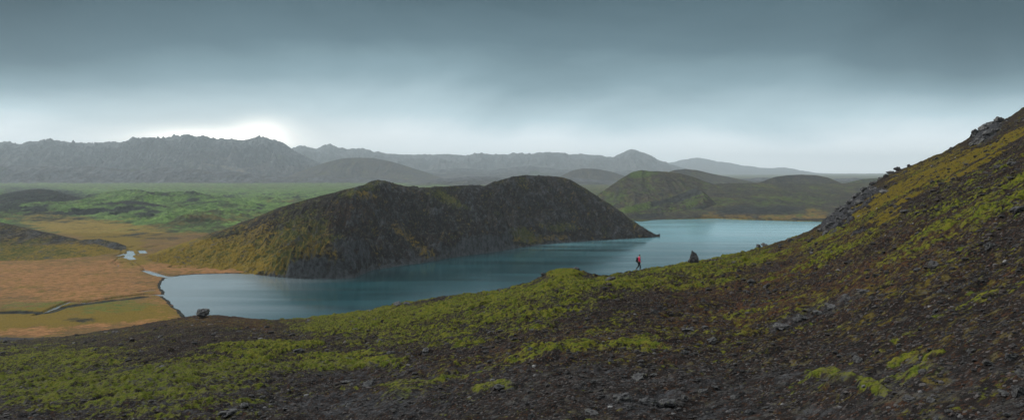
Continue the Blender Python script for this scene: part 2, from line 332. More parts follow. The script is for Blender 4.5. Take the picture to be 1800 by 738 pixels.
# ---------------------------------------------------------------- lake
def water_mat():
    m, nt, bs = new_mat('lake_water')
    pos = nt.new('ShaderNodeNewGeometry').outputs['Position']
    n1 = nt.noise(nt.mapping(pos, (.5, .9, 1)), 1.0, 4, .6); n2 = nt.noise(nt.mapping(pos, (.004, .028, 1), (0, 0, .12)), 1.0, 4, .6, .3)
    n3 = nt.noise(nt.mapping(pos, (.06, .12, 1)), 1.0, 3, .5)
    bs.inputs['Base Color'].default_value = (.012, .075, .085, 1)
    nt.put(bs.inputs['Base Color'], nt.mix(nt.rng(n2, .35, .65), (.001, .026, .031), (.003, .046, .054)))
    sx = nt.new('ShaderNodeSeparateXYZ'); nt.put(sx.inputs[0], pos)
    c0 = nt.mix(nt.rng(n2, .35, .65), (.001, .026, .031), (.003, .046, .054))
    c0 = nt.mix(nt.rng(nt.math('ADD', sx.outputs[0], nt.math('MULTIPLY', n2, 160)), -50, -190, 0, 1), c0, (.17, .20, .21))   # pale sky reflection off the left shore, put into the base colour
    c0 = nt.mix(nt.rng(nt.math('ADD', sx.outputs[1], nt.math('MULTIPLY', n2, 350)), 1000, 1450, 0, 1), c0, (.16, .33, .37))    # cyan of the far arm, with bright sky reflection painted into it
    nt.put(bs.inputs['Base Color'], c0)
    bs.inputs['IOR'].default_value = 1.6; bs.inputs['Specular Tint'].default_value = (.80, .96, 1, 1)
    nt.put(bs.inputs['Roughness'], nt.rng(n2, .38, .62, .13, .2))
    b = nt.new('ShaderNodeBump'); nt.put(b.inputs['Strength'], nt.rng(n2, .35, .7, .04, .10)); b.inputs['Distance'].default_value = .07
    nt.put(b.inputs['Height'], nt.math('ADD', n1, nt.math('MULTIPLY', n3, 1.0))); nt.put(bs.inputs['Normal'], b.outputs[0])
    return m
xs = np.linspace(-750, 1500, 46); ys = np.linspace(230, 1640, 30); GX, GY = np.meshgrid(xs, ys)
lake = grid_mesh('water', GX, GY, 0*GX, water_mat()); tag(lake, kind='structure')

# ---------------------------------------------------------------- hills and mountains, each column of the outline at its own distance
def hill(name, crest, yb, depth, back, mat, maskf=None, u_pad=0, rows=(160, 40), rough=.02, gully=0., prof=1.0, cols=None, scale=100., zb=-3., seed=0, jag=0., bumpf=None, gs=1.0, sm=2.0):
    """crest: (u, row, extra distance) knots;  yb: base distance knots"""
    u0, u1 = crest[0][0], crest[-1][0]; n = cols or int((u1-u0)*.85)
    u = np.linspace(u0, u1, n)
    yc = interp([(c[0], c[1]) for c in crest], u, sm); Yb = interp(yb, u, 10); Yc = Yb+interp(depth, u, 20)
    yc = yc+jag*fbm(u/14., u*0, 5, seed+4, .62)
    zc = CAMZ+(HZ-yc)/F*Yc
    s = np.linspace(0, 1, rows[0])[:, None]; sb = np.linspace(0, 1, rows[1]+1)[1:, None]
    Yf = Yb+(Yc-Yb)*s; zf = zb+(zc-zb)*(s**prof*(1-.12*np.sin(math.pi*s)))
    Ybk = Yc+back*np.clip((zc-zb)/(.4*(zc-zb).max()), .02, 1)*sb; zbk = zc+(zb-zc)*(sb**1.5)
    Yg = np.concatenate([Yf, Ybk], 0); Zg = np.concatenate([zf, zbk], 0); Ug = np.broadcast_to(u, Yg.shape)
    Xg = (Ug-900)/F*Yg
    S = np.concatenate([np.broadcast_to(s, Yf.shape), 1+np.broadcast_to(sb, Ybk.shape)], 0)
    hgt = np.maximum(zc-zb, 1)[None, :]
    w = np.sin(np.clip(S, 0, 1)*math.pi)**.7*np.where(S > 1, 0, 1)+.0
    w2 = np.where(S > 1, np.sin(np.clip(S-1, 0, 1)*math.pi), w)
    Zg = Zg+hgt*rough*2.2*fbm(Xg/scale, Yg/scale, 7, seed, .6)*w2
    if gully:
        L = Xg+.35*scale*fbm(Xg/scale/2, Yg/scale/2, 3, seed+40)
        gl = fbm(L/(scale*.35*gs), S*1.6, 5, seed+9, .55, ridged=True)
        Zg = Zg+hgt*gully*(gl-.35)*w2
    glm = (gl-.1) if gully else 0*Xg
    Zg = Zg+jag*.6*fbm(Xg/scale*6, Yg/scale*6, 4, seed+2)*(w2 > 0)*(Yg/F)
    if bumpf is not None: Zg = Zg+bumpf(Ug, proj(Xg, Yg, Zg)[1], Xg, Yg, S)
    _, Vg = proj(Xg, Yg, Zg)
    z0 = np.zeros_like(Xg)
    mk = dict(green=z0+.3, ochre=z0+.2, rust=z0+.25, rock=z0+.2)
    if maskf: mk.update(maskf(Ug, Vg, Xg, Yg, S))
    mod = .5*fbm(Xg/scale*3, Yg/scale*3, 5, seed+60, .62); mod2 = .42*fbm(Xg/scale*2.2+9, Yg/scale*2.2, 5, seed+61, .62)
    mk['green'] = mk['green']+mod-.25*glm; mk['rock'] = mk['rock']-mod*.6+.38*glm; mk['ochre'] = mk['ochre']+mod2
    o = grid_mesh(name, Xg, Yg, Zg, mat, mk); tag(o, kind='structure'); return o

# the dark ridge across the lake
M_ridge = land_mat('ridge_scree', 1.7, (.012, .0095, .008), (.006, .006, .006), (.042, .048, .008), (.09, .082, .012), (.22, .145, .014), rust=(.045, .022, .012), rock=(.07, .072, .076), lite=(.09, .087, .085), bump=.7, bdist=1.1, speck=.6, soft=.24, streak=(1.0, .75, .6))
def ridge_mask(u, v, X, Y, S):
    j = fbm(X/40, Y/40, 4, 3); u = u+30*j; v = v+8*j
    mx = np.maximum
    o = 1.0*blob(u, v, 370, 450, 150, 34, 4); o = mx(o, .62*blob(u, v, 480, 440, 130, 50)); o = mx(o, .45*blob(u, v, 640, 345, 26, 8)); o = mx(o, .5*band(u, v, [(700, 400), (760, 455)], 10)); o = mx(o, .5*band(u, v, [(900, 422), (1000, 418)], 6)); o = mx(o, .12)
    g = .72*blob(u, v, 520, 425, 70, 48, -45); g = mx(g, .42*blob(u, v, 400, 440, 140, 40)); g = mx(g, .75*blob(u, v, 640, 330, 50, 10, -20)); g = mx(g, .75*blob(u, v, 785, 350, 50, 9, 25)); g = mx(g, .72*blob(u, v, 925, 415, 34, 12, 20)); g = mx(g, .6*blob(u, v, 985, 398, 30, 10)); g = mx(g, .3*(S > .93)); g = mx(g, .6*blob(u, v, 590, 420, 30, 8)); g = mx(g, .12)
    k = .95*blob(u, v, 560, 472, 80, 17, -3); k = mx(k, .85*blob(u, v, 620, 438, 40, 20, 25)); k = mx(k, .95*blob(u, v, 840, 432, 75, 16, -12)); k = mx(k, .6*blob(u, v, 700, 460, 60, 8)); k = mx(k, .25*(u > 620)); k = mx(k, .9*(S < .02)*(u > 440))
    r = .45*blob(u, v, 620, 375, 60, 30, -20); r = mx(r, .6*band(u, v, [(270, 466), (440, 482)], 7)); r = mx(r, .2)
    f1 = fbm(X/13, Y/13, 5, 301, .65); f2 = fbm((X+.4*Y)/9, Y/30, 4, 302, .6)
    k = k*.62+.55*f1+.35*f2; o = o*(1-.6*(k > .6)); g = g*(1-.6*(k > .6))
    return dict(ochre=o, green=g, rock=k, rust=r)
def ridge_bump(u, v, X, Y, S):
    b = blob(u, v, 565, 472, 85, 22, -3)+.8*blob(u, v, 840, 434, 80, 18, -12)+.6*blob(u, v, 620, 438, 45, 22, 25)
    e = sstep(0, .05, S)*(1-sstep(.85, .97, S))
    return e*b*(10+15*fbm(X/16, Y/16, 5, 88, .62, ridged=True))+e*3.0*fbm(X/9, Y/9, 5, 89, .62)+e*11*sstep(540, 680, u)*(fbm((X+.5*Y)/26, (Y-.3*X)/70, 5, 90, .6, ridged=True)-.3)+e*4*(fbm((X+.5*Y)/50, Y/50, 3, 93))
YB = lambda l: [(u, F*CAMZ/(v-HZ)) for u, v in l]
hill('ridge_hill', [(235, 456), (270, 446), (300, 436), (330, 427), (400, 403), (450, 384), (480, 370), (520, 356), (560, 345), (600, 336), (640, 325), (652, 319), (664, 316), (680, 319), (700, 325), (720, 329), (745, 331), (790, 327), (830, 325),
     (852, 327), (866, 321), (885, 315), (905, 310), (922, 308), (960, 310), (985, 311), (1000, 315), (1015, 323), (1035, 335), (1060, 352), (1100, 380), (1125, 397), (1142, 407), (1152, 412), (1160, 416)],
     YB([(235, 460), (290, 472), (380, 481), (440, 483), (480, 487), (530, 490.5), (600, 490), (628, 488), (650, 476), (700, 468), (740, 463), (800, 452), (870, 443), (940, 432), (1000, 426), (1080, 421.5), (1160, 416.5)]),
     [(235, 30), (300, 130), (420, 220), (560, 230), (662, 240), (800, 240), (900, 260), (980, 240), (1060, 140), (1130, 30), (1160, 6)], 260, M_ridge, ridge_mask, rows=(330, 60), rough=.08, gully=.22, prof=.95, cols=1150, scale=90, zb=-1.5, seed=100, jag=1.0, bumpf=ridge_bump, gs=.8)

# dark foot of the hill at the left edge
def lefthill_mask(u, v, X, Y, S):
    j = fbm(X/40, Y/40, 4, 3)
    return dict(green=.3+.4*blob(u+30*j, v, 40, 445, 80, 20), ochre=.35+.85*blob(u+30*j, v+6*j, 100, 447, 140, 17), rust=.3+0*u, rock=.12+.1*(v < 430))
hill('hill_foot', [(-420, 330), (-200, 352), (-60, 378), (0, 391), (40, 401), (90, 411), (130, 420), (170, 430), (205, 440), (222, 446)], YB([(-420, 468), (0, 464), (100, 461), (170, 455), (222, 447)]),
     [(-420, 260), (0, 170), (120, 110), (190, 50), (222, 10)], 220, M_ridge, lefthill_mask, rows=(140, 40), rough=.04, gully=.05, scale=80, zb=-1.5, seed=140, jag=.8, cols=560)
hill('hill_foot', [(130, 425), (150, 421), (175, 420), (205, 426), (222, 434)], [(130, 905), (222, 905)], [(130, 60), (222, 20)], 60, M_ridge, lambda u, v, X, Y, S: dict(rock=.5+0*u, ochre=.4+0*u), rows=(50, 16), rough=.06, scale=40, zb=-1, seed=150, jag=.5)

M_lump = land_mat('lava_hill', 7, (.030, .027, .022), (.014, .015, .013), (.05, .085, .022), (.09, .15, .035), (.2, .14, .03), rust=(.06, .045, .03), rock=(.030, .033, .032), lite=(.09, .09, .07), bump=1, bdist=6, speck=.3, soft=.28)
LM = lambda g, k: (lambda u, v, X, Y, S: dict(green=g+.5*fbm(X/70, Y/70, 4, 5)-.3*(S > .8), rock=k+.35*fbm(X/40, Y/40, 4, 6), ochre=.15+0*u, rust=.3+0*u))
hill('lava_hill', [(-330, 366), (-200, 352), (-80, 346), (0, 342), (28, 337), (52, 333), (75, 332), (95, 335), (115, 341), (150, 349), (190, 357), (215, 363)], YB([(-330, 372), (0, 368), (215, 366)]), [(-330, 60), (60, 330), (215, 40)], 260, M_lump, LM(.38, .45), rows=(90, 24), rough=.12, gully=.14, scale=90, zb=-1, seed=500, jag=.8, cols=420)
hill('lava_hill', [(140, 371), (175, 362), (205, 356), (225, 353), (250, 355), (290, 362), (330, 369), (370, 374)], YB([(140, 376), (370, 377)]), [(140, 40), (230, 200), (370, 40)], 200, M_lump, LM(.45, .42), rows=(70, 20), rough=.14, gully=.12, scale=60, zb=-1, seed=510, jag=.8)
hill('lava_hill', [(280, 362), (310, 355), (340, 351), (370, 354), (410, 361), (450, 369)], YB([(280, 366), (450, 371)]), [(280, 40), (350, 200), (450, 40)], 200, M_lump, LM(.5, .4), rows=(70, 20), rough=.14, gully=.12, scale=70, zb=-1, seed=520, jag=.8)
hill('lava_hill', [(-300, 388), (-100, 381), (0, 378), (50, 376), (90, 379), (130, 383), (170, 386)], YB([(-300, 392), (170, 389)]), [(-300, 60), (40, 160), (170, 20)], 140, M_lump, LM(.35, .5), rows=(60, 18), rough=.2, gully=.12, scale=45, zb=-1, seed=530, jag=.7)

# hills on the far side of the lake
M_far = land_mat('far_hill_moss', 5, (.050, .040, .033), (.028, .026, .024), (.055, .080, .022), (.10, .135, .03), (.24, .155, .045), rust=(.10, .07, .05), rock=(.045, .047, .045), lite=(.14, .13, .11), bump=.7, bdist=2.2, speck=.4, soft=.28)
def D0(u, v, X, Y, S):
    j = fbm(X/120, Y/120, 4, 3); u = u+30*j; v = v+4*j; mx = np.maximum
    g = .55*blob(u, v, 1370, 352, 130, 10)+.0*u; g = mx(g, .4*blob(u, v, 1330, 335, 160, 14)); g = mx(g, .95*blob(u, v, 1180, 360, 60, 12, -10)); g = mx(g, .36)
    o = .9*band(u, v, [(1240, 381), (1340, 382), (1420, 380), (1460, 380)], 4.5); o = mx(o, .8*blob(u, v, 1250, 372, 9, 6)); o = mx(o, .8*blob(u, v, 1435, 374, 25, 7)); o = mx(o, .22)
    k = .6*blob(u, v, 1330, 368, 100, 9); k = mx(k, .25)
    return dict(green=g, ochre=o, rock=k, rust=.3+0*u)
hill('far_hill', [(1120, 366), (1160, 352), (1200, 338), (1230, 328), (1260, 323), (1300, 322), (1350, 322), (1400, 323), (1450, 323), (1500, 322), (1560, 321), (1700, 316), (1900, 310)], YB([(1120, 387.5), (1200, 385), (1260, 384), (1330, 386.5), (1400, 388.5), (1445, 389.5), (1520, 391), (1900, 391)]),
     [(1120, 250), (1200, 600), (1400, 900), (1900, 1000)], 900, M_far, D0, rows=(200, 30), rough=.10, gully=.06, prof=.55, scale=260, zb=-1, seed=200, jag=.8)
def G1(u, v, X, Y, S):
    j = fbm(X/80, Y/80, 4, 3); mx = np.maximum
    g = .95*blob(u+20*j, v, 1135, 360, 70, 10, -12); g = mx(g, .9*blob(u, v, 1215, 352, 18, 14, -40)); g = mx(g, .45)
    k = .95*band(u+14*j, v+4*j, [(1150, 358), (1195, 347), (1226, 336)], 6); k = mx(k, .85*blob(u, v, 1175, 380, 70, 5)); k = mx(k, .85*blob(u+20*j, v, 1235, 370, 26, 8)); k = mx(k, .2)
    return dict(green=g*(1-.6*(k > .6)), rock=k, ochre=.2+0*u)
hill('mossy_knoll', [(1060, 383), (1085, 373), (1100, 364), (1130, 357), (1160, 352), (1190, 343), (1205, 335), (1222, 331), (1236, 336), (1250, 350), (1266, 366), (1280, 378)], YB([(1060, 384), (1110, 388), (1140, 386.5), (1200, 384.5), (1280, 383)]),
     [(1060, 20), (1120, 150), (1210, 260), (1280, 60)], 240, M_far, G1, rows=(120, 24), rough=.12, gully=.10, scale=70, zb=-1, seed=210, jag=1.2)
def C1(u, v, X, Y, S):
    j = fbm(X/120, Y/120, 4, 3); mx = np.maximum
    g = .9*blob(u+10*j, v, 1125, 306, 34, 7, -5); g = mx(g, .7*blob(u, v+4*j, 1080, 348, 30, 14, -40)); g = mx(g, .55*blob(u, v, 1130, 330, 26, 12)); g = mx(g, .38)
    return dict(green=g, rust=.45+0*u, rock=.25+0*u, ochre=.2+0*u)
hill('crater_hill', [(1020, 372), (1040, 352), (1052, 341), (1070, 329), (1090, 315), (1102, 308), (1112, 302), (1128, 299), (1142, 301), (1160, 301), (1190, 304), (1212, 309), (1235, 317), (1252, 323), (1275, 331), (1310, 342), (1340, 352)], [(1020, 1750), (1340, 1850)],
     [(1020, 80), (1120, 380), (1250, 360), (1340, 100)], 400, M_far, C1, rows=(120, 30), rough=.06, gully=.08, prof=.8, scale=130, seed=220, jag=.7)
soft_far = lambda g: (lambda u, v, X, Y, S: dict(green=g+.2*fbm(X/500, Y/500, 3, 9), rust=.35+0*u, rock=.3+0*u, ochre=.2+0*u))
hill('rounded_hill', [(1140, 322), (1165, 306), (1185, 299), (1205, 297), (1225, 299), (1245, 304), (1280, 311), (1320, 319), (1350, 326)], [(1140, 3600), (1350, 3600)], [(1140, 250), (1240, 450), (1350, 200)], 500, M_far, soft_far(.28), rows=(70, 20), rough=.05, gully=.05, scale=200, seed=230, jag=.5)
hill('rounded_hill', [(1320, 325), (1340, 319), (1362, 311), (1385, 308), (1410, 307), (1435, 308), (1455, 312), (1470, 318), (1485, 325)], [(1320, 2750), (1485, 2750)], [(1320, 120), (1400, 300), (1485, 120)], 400, M_far, soft_far(.25), rows=(70, 20), rough=.05, gully=.08, scale=150, seed=240, jag=.5)
hill('rounded_hill', [(1470, 326), (1495, 320), (1515, 315), (1540, 313), (1580, 313), (1640, 318), (1700, 326)], [(1470, 2950), (1700, 2950)], [(1470, 120), (1560, 300), (1700, 120)], 400, M_far, soft_far(.5), rows=(60, 20), rough=.05, scale=150, seed=250, jag=.4)
hill('rounded_hill', [(950, 335), (985, 310), (1005, 300), (1025, 296), (1050, 297), (1075, 302), (1100, 310), (1140, 325)], [(950, 6000), (1140, 6000)], [(950, 300), (1140, 300)], 500, M_far, soft_far(.2), rows=(70, 20), rough=.05, gully=.07, scale=250, seed=260, jag=.4)
# mountains
M_mtn = land_mat('mountain_rock', 22, (.06, .052, .05), (.012, .012, .013), (.05, .065, .03), (.065, .08, .035), (.2, .16, .11), rust=(.06, .045, .04), rock=(.12, .125, .13), lite=(.2, .2, .2), bump=.6, bdist=14, speck=.3, soft=.3)
def mt(g=.2, k=.4): return lambda u, v, X, Y, S: dict(green=g+.35*sstep(.1, .4, fbm(X/700, Y/700, 4, 12))*(S < .7), rock=k-.25+.75*np.clip(S, 0, 1)**2, rust=.35+0*u, ochre=.2+.75*blob(u, v, 410, 297, 26, 3, 14)+.6*blob(u, v, 370, 290, 12, 2, 10))
hill('mountain_range', [(-500, 262), (-300, 256), (-120, 258), (-40, 254), (0, 252), (10, 249), (22, 252), (34, 253), (60, 249), (90, 247), (118, 249), (150, 252), (180, 251), (205, 251), (222, 249), (232, 245), (256, 246), (280, 245), (300, 245), (306, 241), (316, 241), (322, 237), (332, 236), (345, 239), (358, 241), (372, 244), (384, 245), (400, 245), (410, 244), (418, 247), (426, 248), (438, 244), (450, 241), (462, 242), (474, 245), (488, 249), (500, 254), (512, 262), (522, 268), (538, 276), (556, 284), (600, 300), (660, 318), (720, 326)],
     [(-500, 7000), (300, 7300), (720, 7400)], [(-500, 1400), (330, 1600), (520, 1200), (720, 300)], 1500, M_mtn, mt(), rows=(240, 30), rough=.12, gully=.55, prof=.75, scale=1000, seed=300, jag=3.2, cols=1500, sm=1.0)
hill('foothills', [(-500, 300), (-200, 293), (0, 289), (40, 291), (100, 293), (150, 292), (210, 297), (250, 298), (290, 294), (340, 297), (390, 301), (430, 304), (460, 309), (520, 311), (560, 309), (620, 312), (680, 313), (740, 318), (800, 326)], [(-500, 5500), (800, 5600)], [(-500, 500), (420, 450), (800, 200)], 600, M_mtn, lambda u, v, X, Y, S: dict(green=.25+0*u, rock=.35+0*u, rust=.5+0*u, ochre=.15+0*u),
     rows=(100, 24), rough=.14, gully=.3, scale=400, seed=310, jag=.9, cols=1100)
hill('rounded_hill', [(470, 326), (520, 304), (548, 294), (575, 285), (600, 279), (625, 277), (655, 278), (680, 282), (705, 289), (740, 300), (780, 314), (820, 326)], [(470, 6400), (820, 6500)], [(470, 300), (640, 700), (820, 300)], 700, M_far, soft_far(.25), rows=(100, 24), rough=.06, gully=.10, scale=350, seed=320, jag=.6)
hill('distant_mountains', [(440, 300), (490, 274), (515, 262), (522, 259), (536, 257), (546, 259), (556, 262), (566, 257), (574, 256), (580, 253), (586, 257), (598, 260), (620, 263), (638, 262), (650, 265), (662, 268), (690, 271), (712, 272), (740, 271), (762, 273), (776, 271), (792, 271), (806, 273), (826, 273), (846, 270), (866, 273), (884, 273), (905, 271), (930, 271), (960, 268), (985, 270), (1010, 273), (1040, 272), (1062, 275), (1078, 277), (1090, 271), (1102, 264), (1109, 262), (1120, 265), (1134, 269), (1150, 277), (1166, 285), (1190, 292), (1240, 306), (1280, 312)],
     [(440, 10500), (1280, 12000)], [(440, 1500), (1280, 1700)], 1800, M_mtn, mt(.15, .4), rows=(170, 24), rough=.12, gully=.5, prof=.7, scale=1500, seed=330, jag=1.9, cols=1200, sm=1.0)
hill('foothills', [(560, 322), (640, 312), (720, 303), (800, 295), (860, 299), (930, 291), (990, 298), (1050, 304), (1120, 299), (1180, 306), (1260, 314)], [(560, 7900), (1260, 8200)], [(640, 600), (1260, 600)], 900, M_mtn, mt(.3, .3), rows=(80, 20), rough=.1, gully=.15, scale=550, seed=340, jag=.8)
hill('foothills', [(700, 326), (760, 316), (830, 310), (900, 313), (960, 308), (1030, 315), (1100, 320), (1180, 312), (1260, 318), (1340, 312), (1420, 317), (1500, 313), (1600, 318)], [(700, 4700), (1600, 5000)], [(700, 500), (1600, 500)], 700, M_mtn, mt(.3, .3), rows=(70, 20), rough=.1, gully=.2, scale=350, seed=345, jag=.8)
hill('distant_mountains', [(1100, 300), (1150, 291), (1178, 286), (1195, 282), (1210, 279), (1225, 277), (1240, 279), (1262, 284), (1282, 286), (1300, 290), (1325, 293), (1350, 296), (1378, 294), (1400, 298), (1430, 303), (1460, 306), (1480, 307), (1520, 306), (1545, 309), (1600, 311), (2000, 308)], [(1100, 18500), (2000, 18500)], [(1100, 1700), (2000, 1700)], 1800, M_mtn, mt(.1, .3), rows=(80, 20), rough=.06, gully=.16, scale=1600, seed=350, jag=1.5, sm=1.0)

# ---------------------------------------------------------------- rocks
M_rock, nt, bs = new_mat('lava_rock')
tc = nt.new('ShaderNodeTexCoord').outputs['Object']; oi = nt.new('ShaderNodeObjectInfo').outputs['Random']
n1 = nt.noise(tc, 3, 6, .65); n2 = nt.noise(tc, 9, 5, .7)
c = nt.mix(nt.rng(n1, .35, .65), (.024, .023, .024), (.075, .073, .074)); c = nt.mix(nt.rng(n2, .58, .75), c, (.18, .175, .165))
c = nt.mix(nt.math('MULTIPLY', nt.rng(n1, .58, .66), .5), c, (.09, .10, .03))
c = nt.mix(nt.math('MULTIPLY', oi, .45), c, nt.mix(1.0, c, (1.9, 1.85, 1.8), 'MULTIPLY'))
nt.put(bs.inputs['Base Color'], c); bs.inputs['Roughness'].default_value = .9
b = nt.new('ShaderNodeBump'); b.inputs['Strength'].default_value = .8; b.inputs['Distance'].default_value = .12; nt.put(b.inputs['Height'], nt.math('ADD', n1, n2)); nt.put(bs.inputs['Normal'], b.outputs[0])

def rock_mesh(seed, sub=3, cuts=9, sq=(1, .85, .7), rough=.30, peak=0.):
    r = random.Random(seed); bm = bmesh.new(); bmesh.ops.create_icosphere(bm, subdivisions=sub, radius=1)
    pl = [(Vector((r.gauss(0, 1), r.gauss(0, 1), r.gauss(0, 1)+.2)).normalized(), r.uniform(.55, .85)) for _ in range(cuts)]
    for v in bm.verts:
        p = v.co.copy()
        for n, d in pl:
            e = p.dot(n)-d
            if e > 0: p -= n*e*.95
        p += v.co*rough*(mnoise.fractal(v.co*1.8+Vector((seed, 0, 0)), .8, 2.1, 5))
        if peak: k = max(0, (p.z+.6)/1.6); p.x *= 1-peak*k; p.y *= 1-peak*k
        v.co = Vector((p.x*sq[0], p.y*sq[1], p.z*sq[2]))
    me = bpy.data.meshes.new('rock'); bm.to_mesh(me); bm.free(); me.materials.append(M_rock)
    return me
RM = [rock_mesh(s, 3 if s > 3 else 4, 8+s % 4, (1, random.uniform(.65, .95), random.uniform(.45, .8))) for s in range(9)]
def hz(x, y): return float(hill_height(np.array([x]), np.array([y]))[0])
def on_slope(u, v):
    """walk out along the view ray until it meets the hillside"""
    Yt = np.geomspace(6, 330, 3000); X = (u-900)/F*Yt; zr = CAMZ-(v-HZ)/F*Yt
    zz = hill_height(X, Yt); k = np.argmax(zz > zr)
    if not (zz > zr).any(): k = int(np.argmin(np.where(Yt > 60, zr-zz, 99)))
    return float(X[k]), float(Yt[k]), float(zz[k])
def rock(u, v, wpx, label, hr=.7, mesh=None, cat='boulder', name='boulder', group=None, rz=None, sink=.25, dy=1.0):
    x, y, z = on_slope(u, v); w = wpx/F*y/2
    o = bpy.data.objects.new(name, mesh or random.choice(RM)); COL.objects.link(o)
    o.scale = (w, w*dy, w*hr/.7); o.location = (x, y, z+w*hr*(.55-sink)); o.rotation_euler = (random.uniform(-.2, .2), random.uniform(-.2, .2), random.uniform(0, 6.3) if rz is None else rz)
    tag(o, label, cat, group); return o
std = rock_mesh(44, 4, 4, (.92, .8, 1.12), .2, .42)
rock(1218, 462, 26, 'dark upright conical boulder standing on the slope edge right of the hiker', hr=.70, mesh=std, rz=.4, sink=-.28)
rock(1073, 497, 21, 'blocky dark grey boulder sunk in the moss just left of the hiker', hr=.85, mesh=RM[1], rz=.8, sink=.0)
rock(357, 558, 24, 'rounded boulder with yellow moss beside it, at the near left end of the lake', hr=.8, mesh=RM[2], rz=.2, sink=-.15)
rock(1640, 470, 26, 'black boulder with a hollow underside in the middle of the right-hand slope', hr=.75, mesh=RM[3])
rock(1612, 476, 20, 'low dark stone left of the black boulder on the right-hand slope', hr=.4)
rock(1320, 496, 18, 'greenish lichen-covered boulder on gravel below the upright stone', hr=.7, mesh=RM[0])
rock(1333, 434, 12, 'small dark boulder left of a pair on the slope edge against the lake', hr=.8)
rock(1343, 431, 15, 'larger dark boulder of the pair on the slope edge against the lake', hr=.7)
rock(1390, 424, 16, 'flat dark stone on the slope edge just below the rocky outcrop', hr=.5)
rock(1508, 634, 24, 'brown grey block at the upper left corner of the bright moss patch', hr=.6, mesh=RM[1])
rock(1477, 627, 14, 'small pale stone left of the brown block by the bright moss patch', hr=.6)
rock(1778, 632, 26, 'pale grey boulder near the right edge below the dark gravel', hr=.75)
rock(1735, 640, 22, 'grey stone left of the pale boulder near the right edge', hr=.6)
rock(1708, 620, 18, 'narrow upright pale stone right of the bright moss patch', hr=1.1)
rock(1795, 660, 26, 'dark boulder cut by the right edge of the frame, beside the pale boulder', hr=.8)
rock(1790, 693, 34, 'mossy dark boulder low at the right edge of the frame', hr=.8, mesh=RM[3])
rock(1765, 692, 30, 'long flat grey slab low in the right corner', hr=.35, mesh=RM[4])
rock(1790, 372, 34, 'dark angular slab outcropping high at the right edge of the slope', hr=.55, mesh=RM[1], rz=.9)
rock(1778, 290, 26, 'grey rock shelf high on the right edge below the skyline', hr=.5)
rock(1755, 296, 18, 'dark rock left of the grey shelf high on the right', hr=.5)
rock(1740, 437, 22, 'pale grey rock with green lichen on the right-hand slope', hr=.8)
for i, (u, v, w, h, l) in enumerate([(1375, 578, 36, .45, 'lowest grey slab of the diagonal line of rocks'), (1408, 562, 30, .5, 'pale slab second from the bottom of the diagonal line of rocks'), (1436, 551, 26, .5, 'dark slab in the middle of the diagonal line of rocks'),
        (1462, 541, 24, .45, 'grey slab above the middle of the diagonal line of rocks'), (1488, 526, 24, .7, 'upright pale rock near the top of the diagonal line of rocks'), (1520, 514, 34, .25, 'flat pale slab at the top of the diagonal line of rocks')]):
    rock(u, v, w, l, hr=h, name='slab', cat='rock slab', group='diagonal line of rocks across the gravel slope')
for i, (u, v, w, h, l) in enumerate([(1095, 706, 42, .6, 'large grey rock left of the group at the bottom of the frame'), (1140, 709, 34, .6, 'middle rock of the group at the bottom of the frame'), (1172, 712, 34, .6, 'right-hand rock of the group at the bottom of the frame'),
        (1122, 664, 34, .35, 'dark slab above the rock group at the bottom'), (1228, 670, 13, .8, 'small rounded stone upslope of the bottom rock group'), (1252, 601, 22, .5, 'dark blue-grey stone above the bottom gravel'), (1240, 577, 16, .6, 'pale grey stone with a dark side on the central gravel'),
        (1210, 583, 22, .5, 'greenish dark stone left of the pale stone on the central gravel'), (400, 728, 40, .45, 'broken grey rock at the bottom left of centre'), (430, 715, 26, .6, 'small grey block beside the broken rock at bottom left of centre'), (612, 672, 22, .4, 'pale flat stone below the bright moss strips'), (1316, 728, 22, .7, 'rounded grey stone at the bottom edge right of centre'), (1290, 700, 18, .6, 'whitish stone in a scatter at bottom right of centre'), (1040, 728, 30, .5, 'dark rock cut by the bottom edge near the middle')]):
    rock(u, v, w, l, hr=h)
# knoll rocks and rocks strung along the slope edge
for i, (u, w, l) in enumerate([(955, 12, 'brown rock at the left foot of the yellow knoll'), (1014, 14, 'thin grey rock on top of the yellow knoll'), (880, 14, 'brown rock on the slope edge left of the yellow knoll'), (895, 12, 'low rock between the brown rock and the yellow knoll'), (700, 20, 'dark rock on the slope edge in the lower middle of the lake shore'), (716, 16, 'brown rock right beside the dark rock on the slope edge'), (650, 10, 'small rock on the slope edge left of the dark rock'), (1250, 9, 'small rock on the edge just right of the upright boulder'), (1163, 8, 'low stone on the edge right of the hiker'), (1095, 7, 'low stone on the edge left of the hiker')]):
    rock(u, float(interp(EDGE, u))+2, w, l, hr=.6)
# outcrops on the right skyline: each block a rock of its own
for i, (u, v, w, h) in enumerate([(1447, 404, 20, .9), (1462, 396, 24, .8), (1480, 388, 26, .8), (1466, 380, 22, .9), (1484, 370, 24, .9), (1500, 372, 22, .8), (1476, 366, 18, 1.0), (1498, 356, 24, .9), (1512, 358, 22, .8), (1507, 344, 20, 1.0), (1524, 345, 24, .8), (1520, 333, 18, .9), (1536, 334, 20, .8), (1537, 322, 16, .9), (1548, 314, 14, 1), (1452, 412, 18, .8), (1495, 384, 20, .7), (1556, 338, 22, .5)]):
    rock(u, v, w, 'dark craggy block in the rocky outcrop where the right slope meets the lake', hr=h*.85, sink=.5, cat='rock', name='outcrop_block', group='blocks of the lower outcrop on the right slope', mesh=RM[i % 9])
for i, (u, v, w, h) in enumerate([(1715, 240, 24, .9), (1728, 232, 26, .9), (1743, 222, 26, .8), (1722, 252, 24, .8), (1740, 240, 26, .8), (1756, 216, 18, .9), (1710, 256, 20, .7), (1752, 232, 18, .7), (1732, 223, 14, .9)]):
    rock(u, v, w, 'dark craggy block in the outcrop high on the right skyline', hr=h, cat='rock', name='outcrop_block', group='blocks of the upper outcrop on the right skyline', mesh=RM[(i+3) % 9])
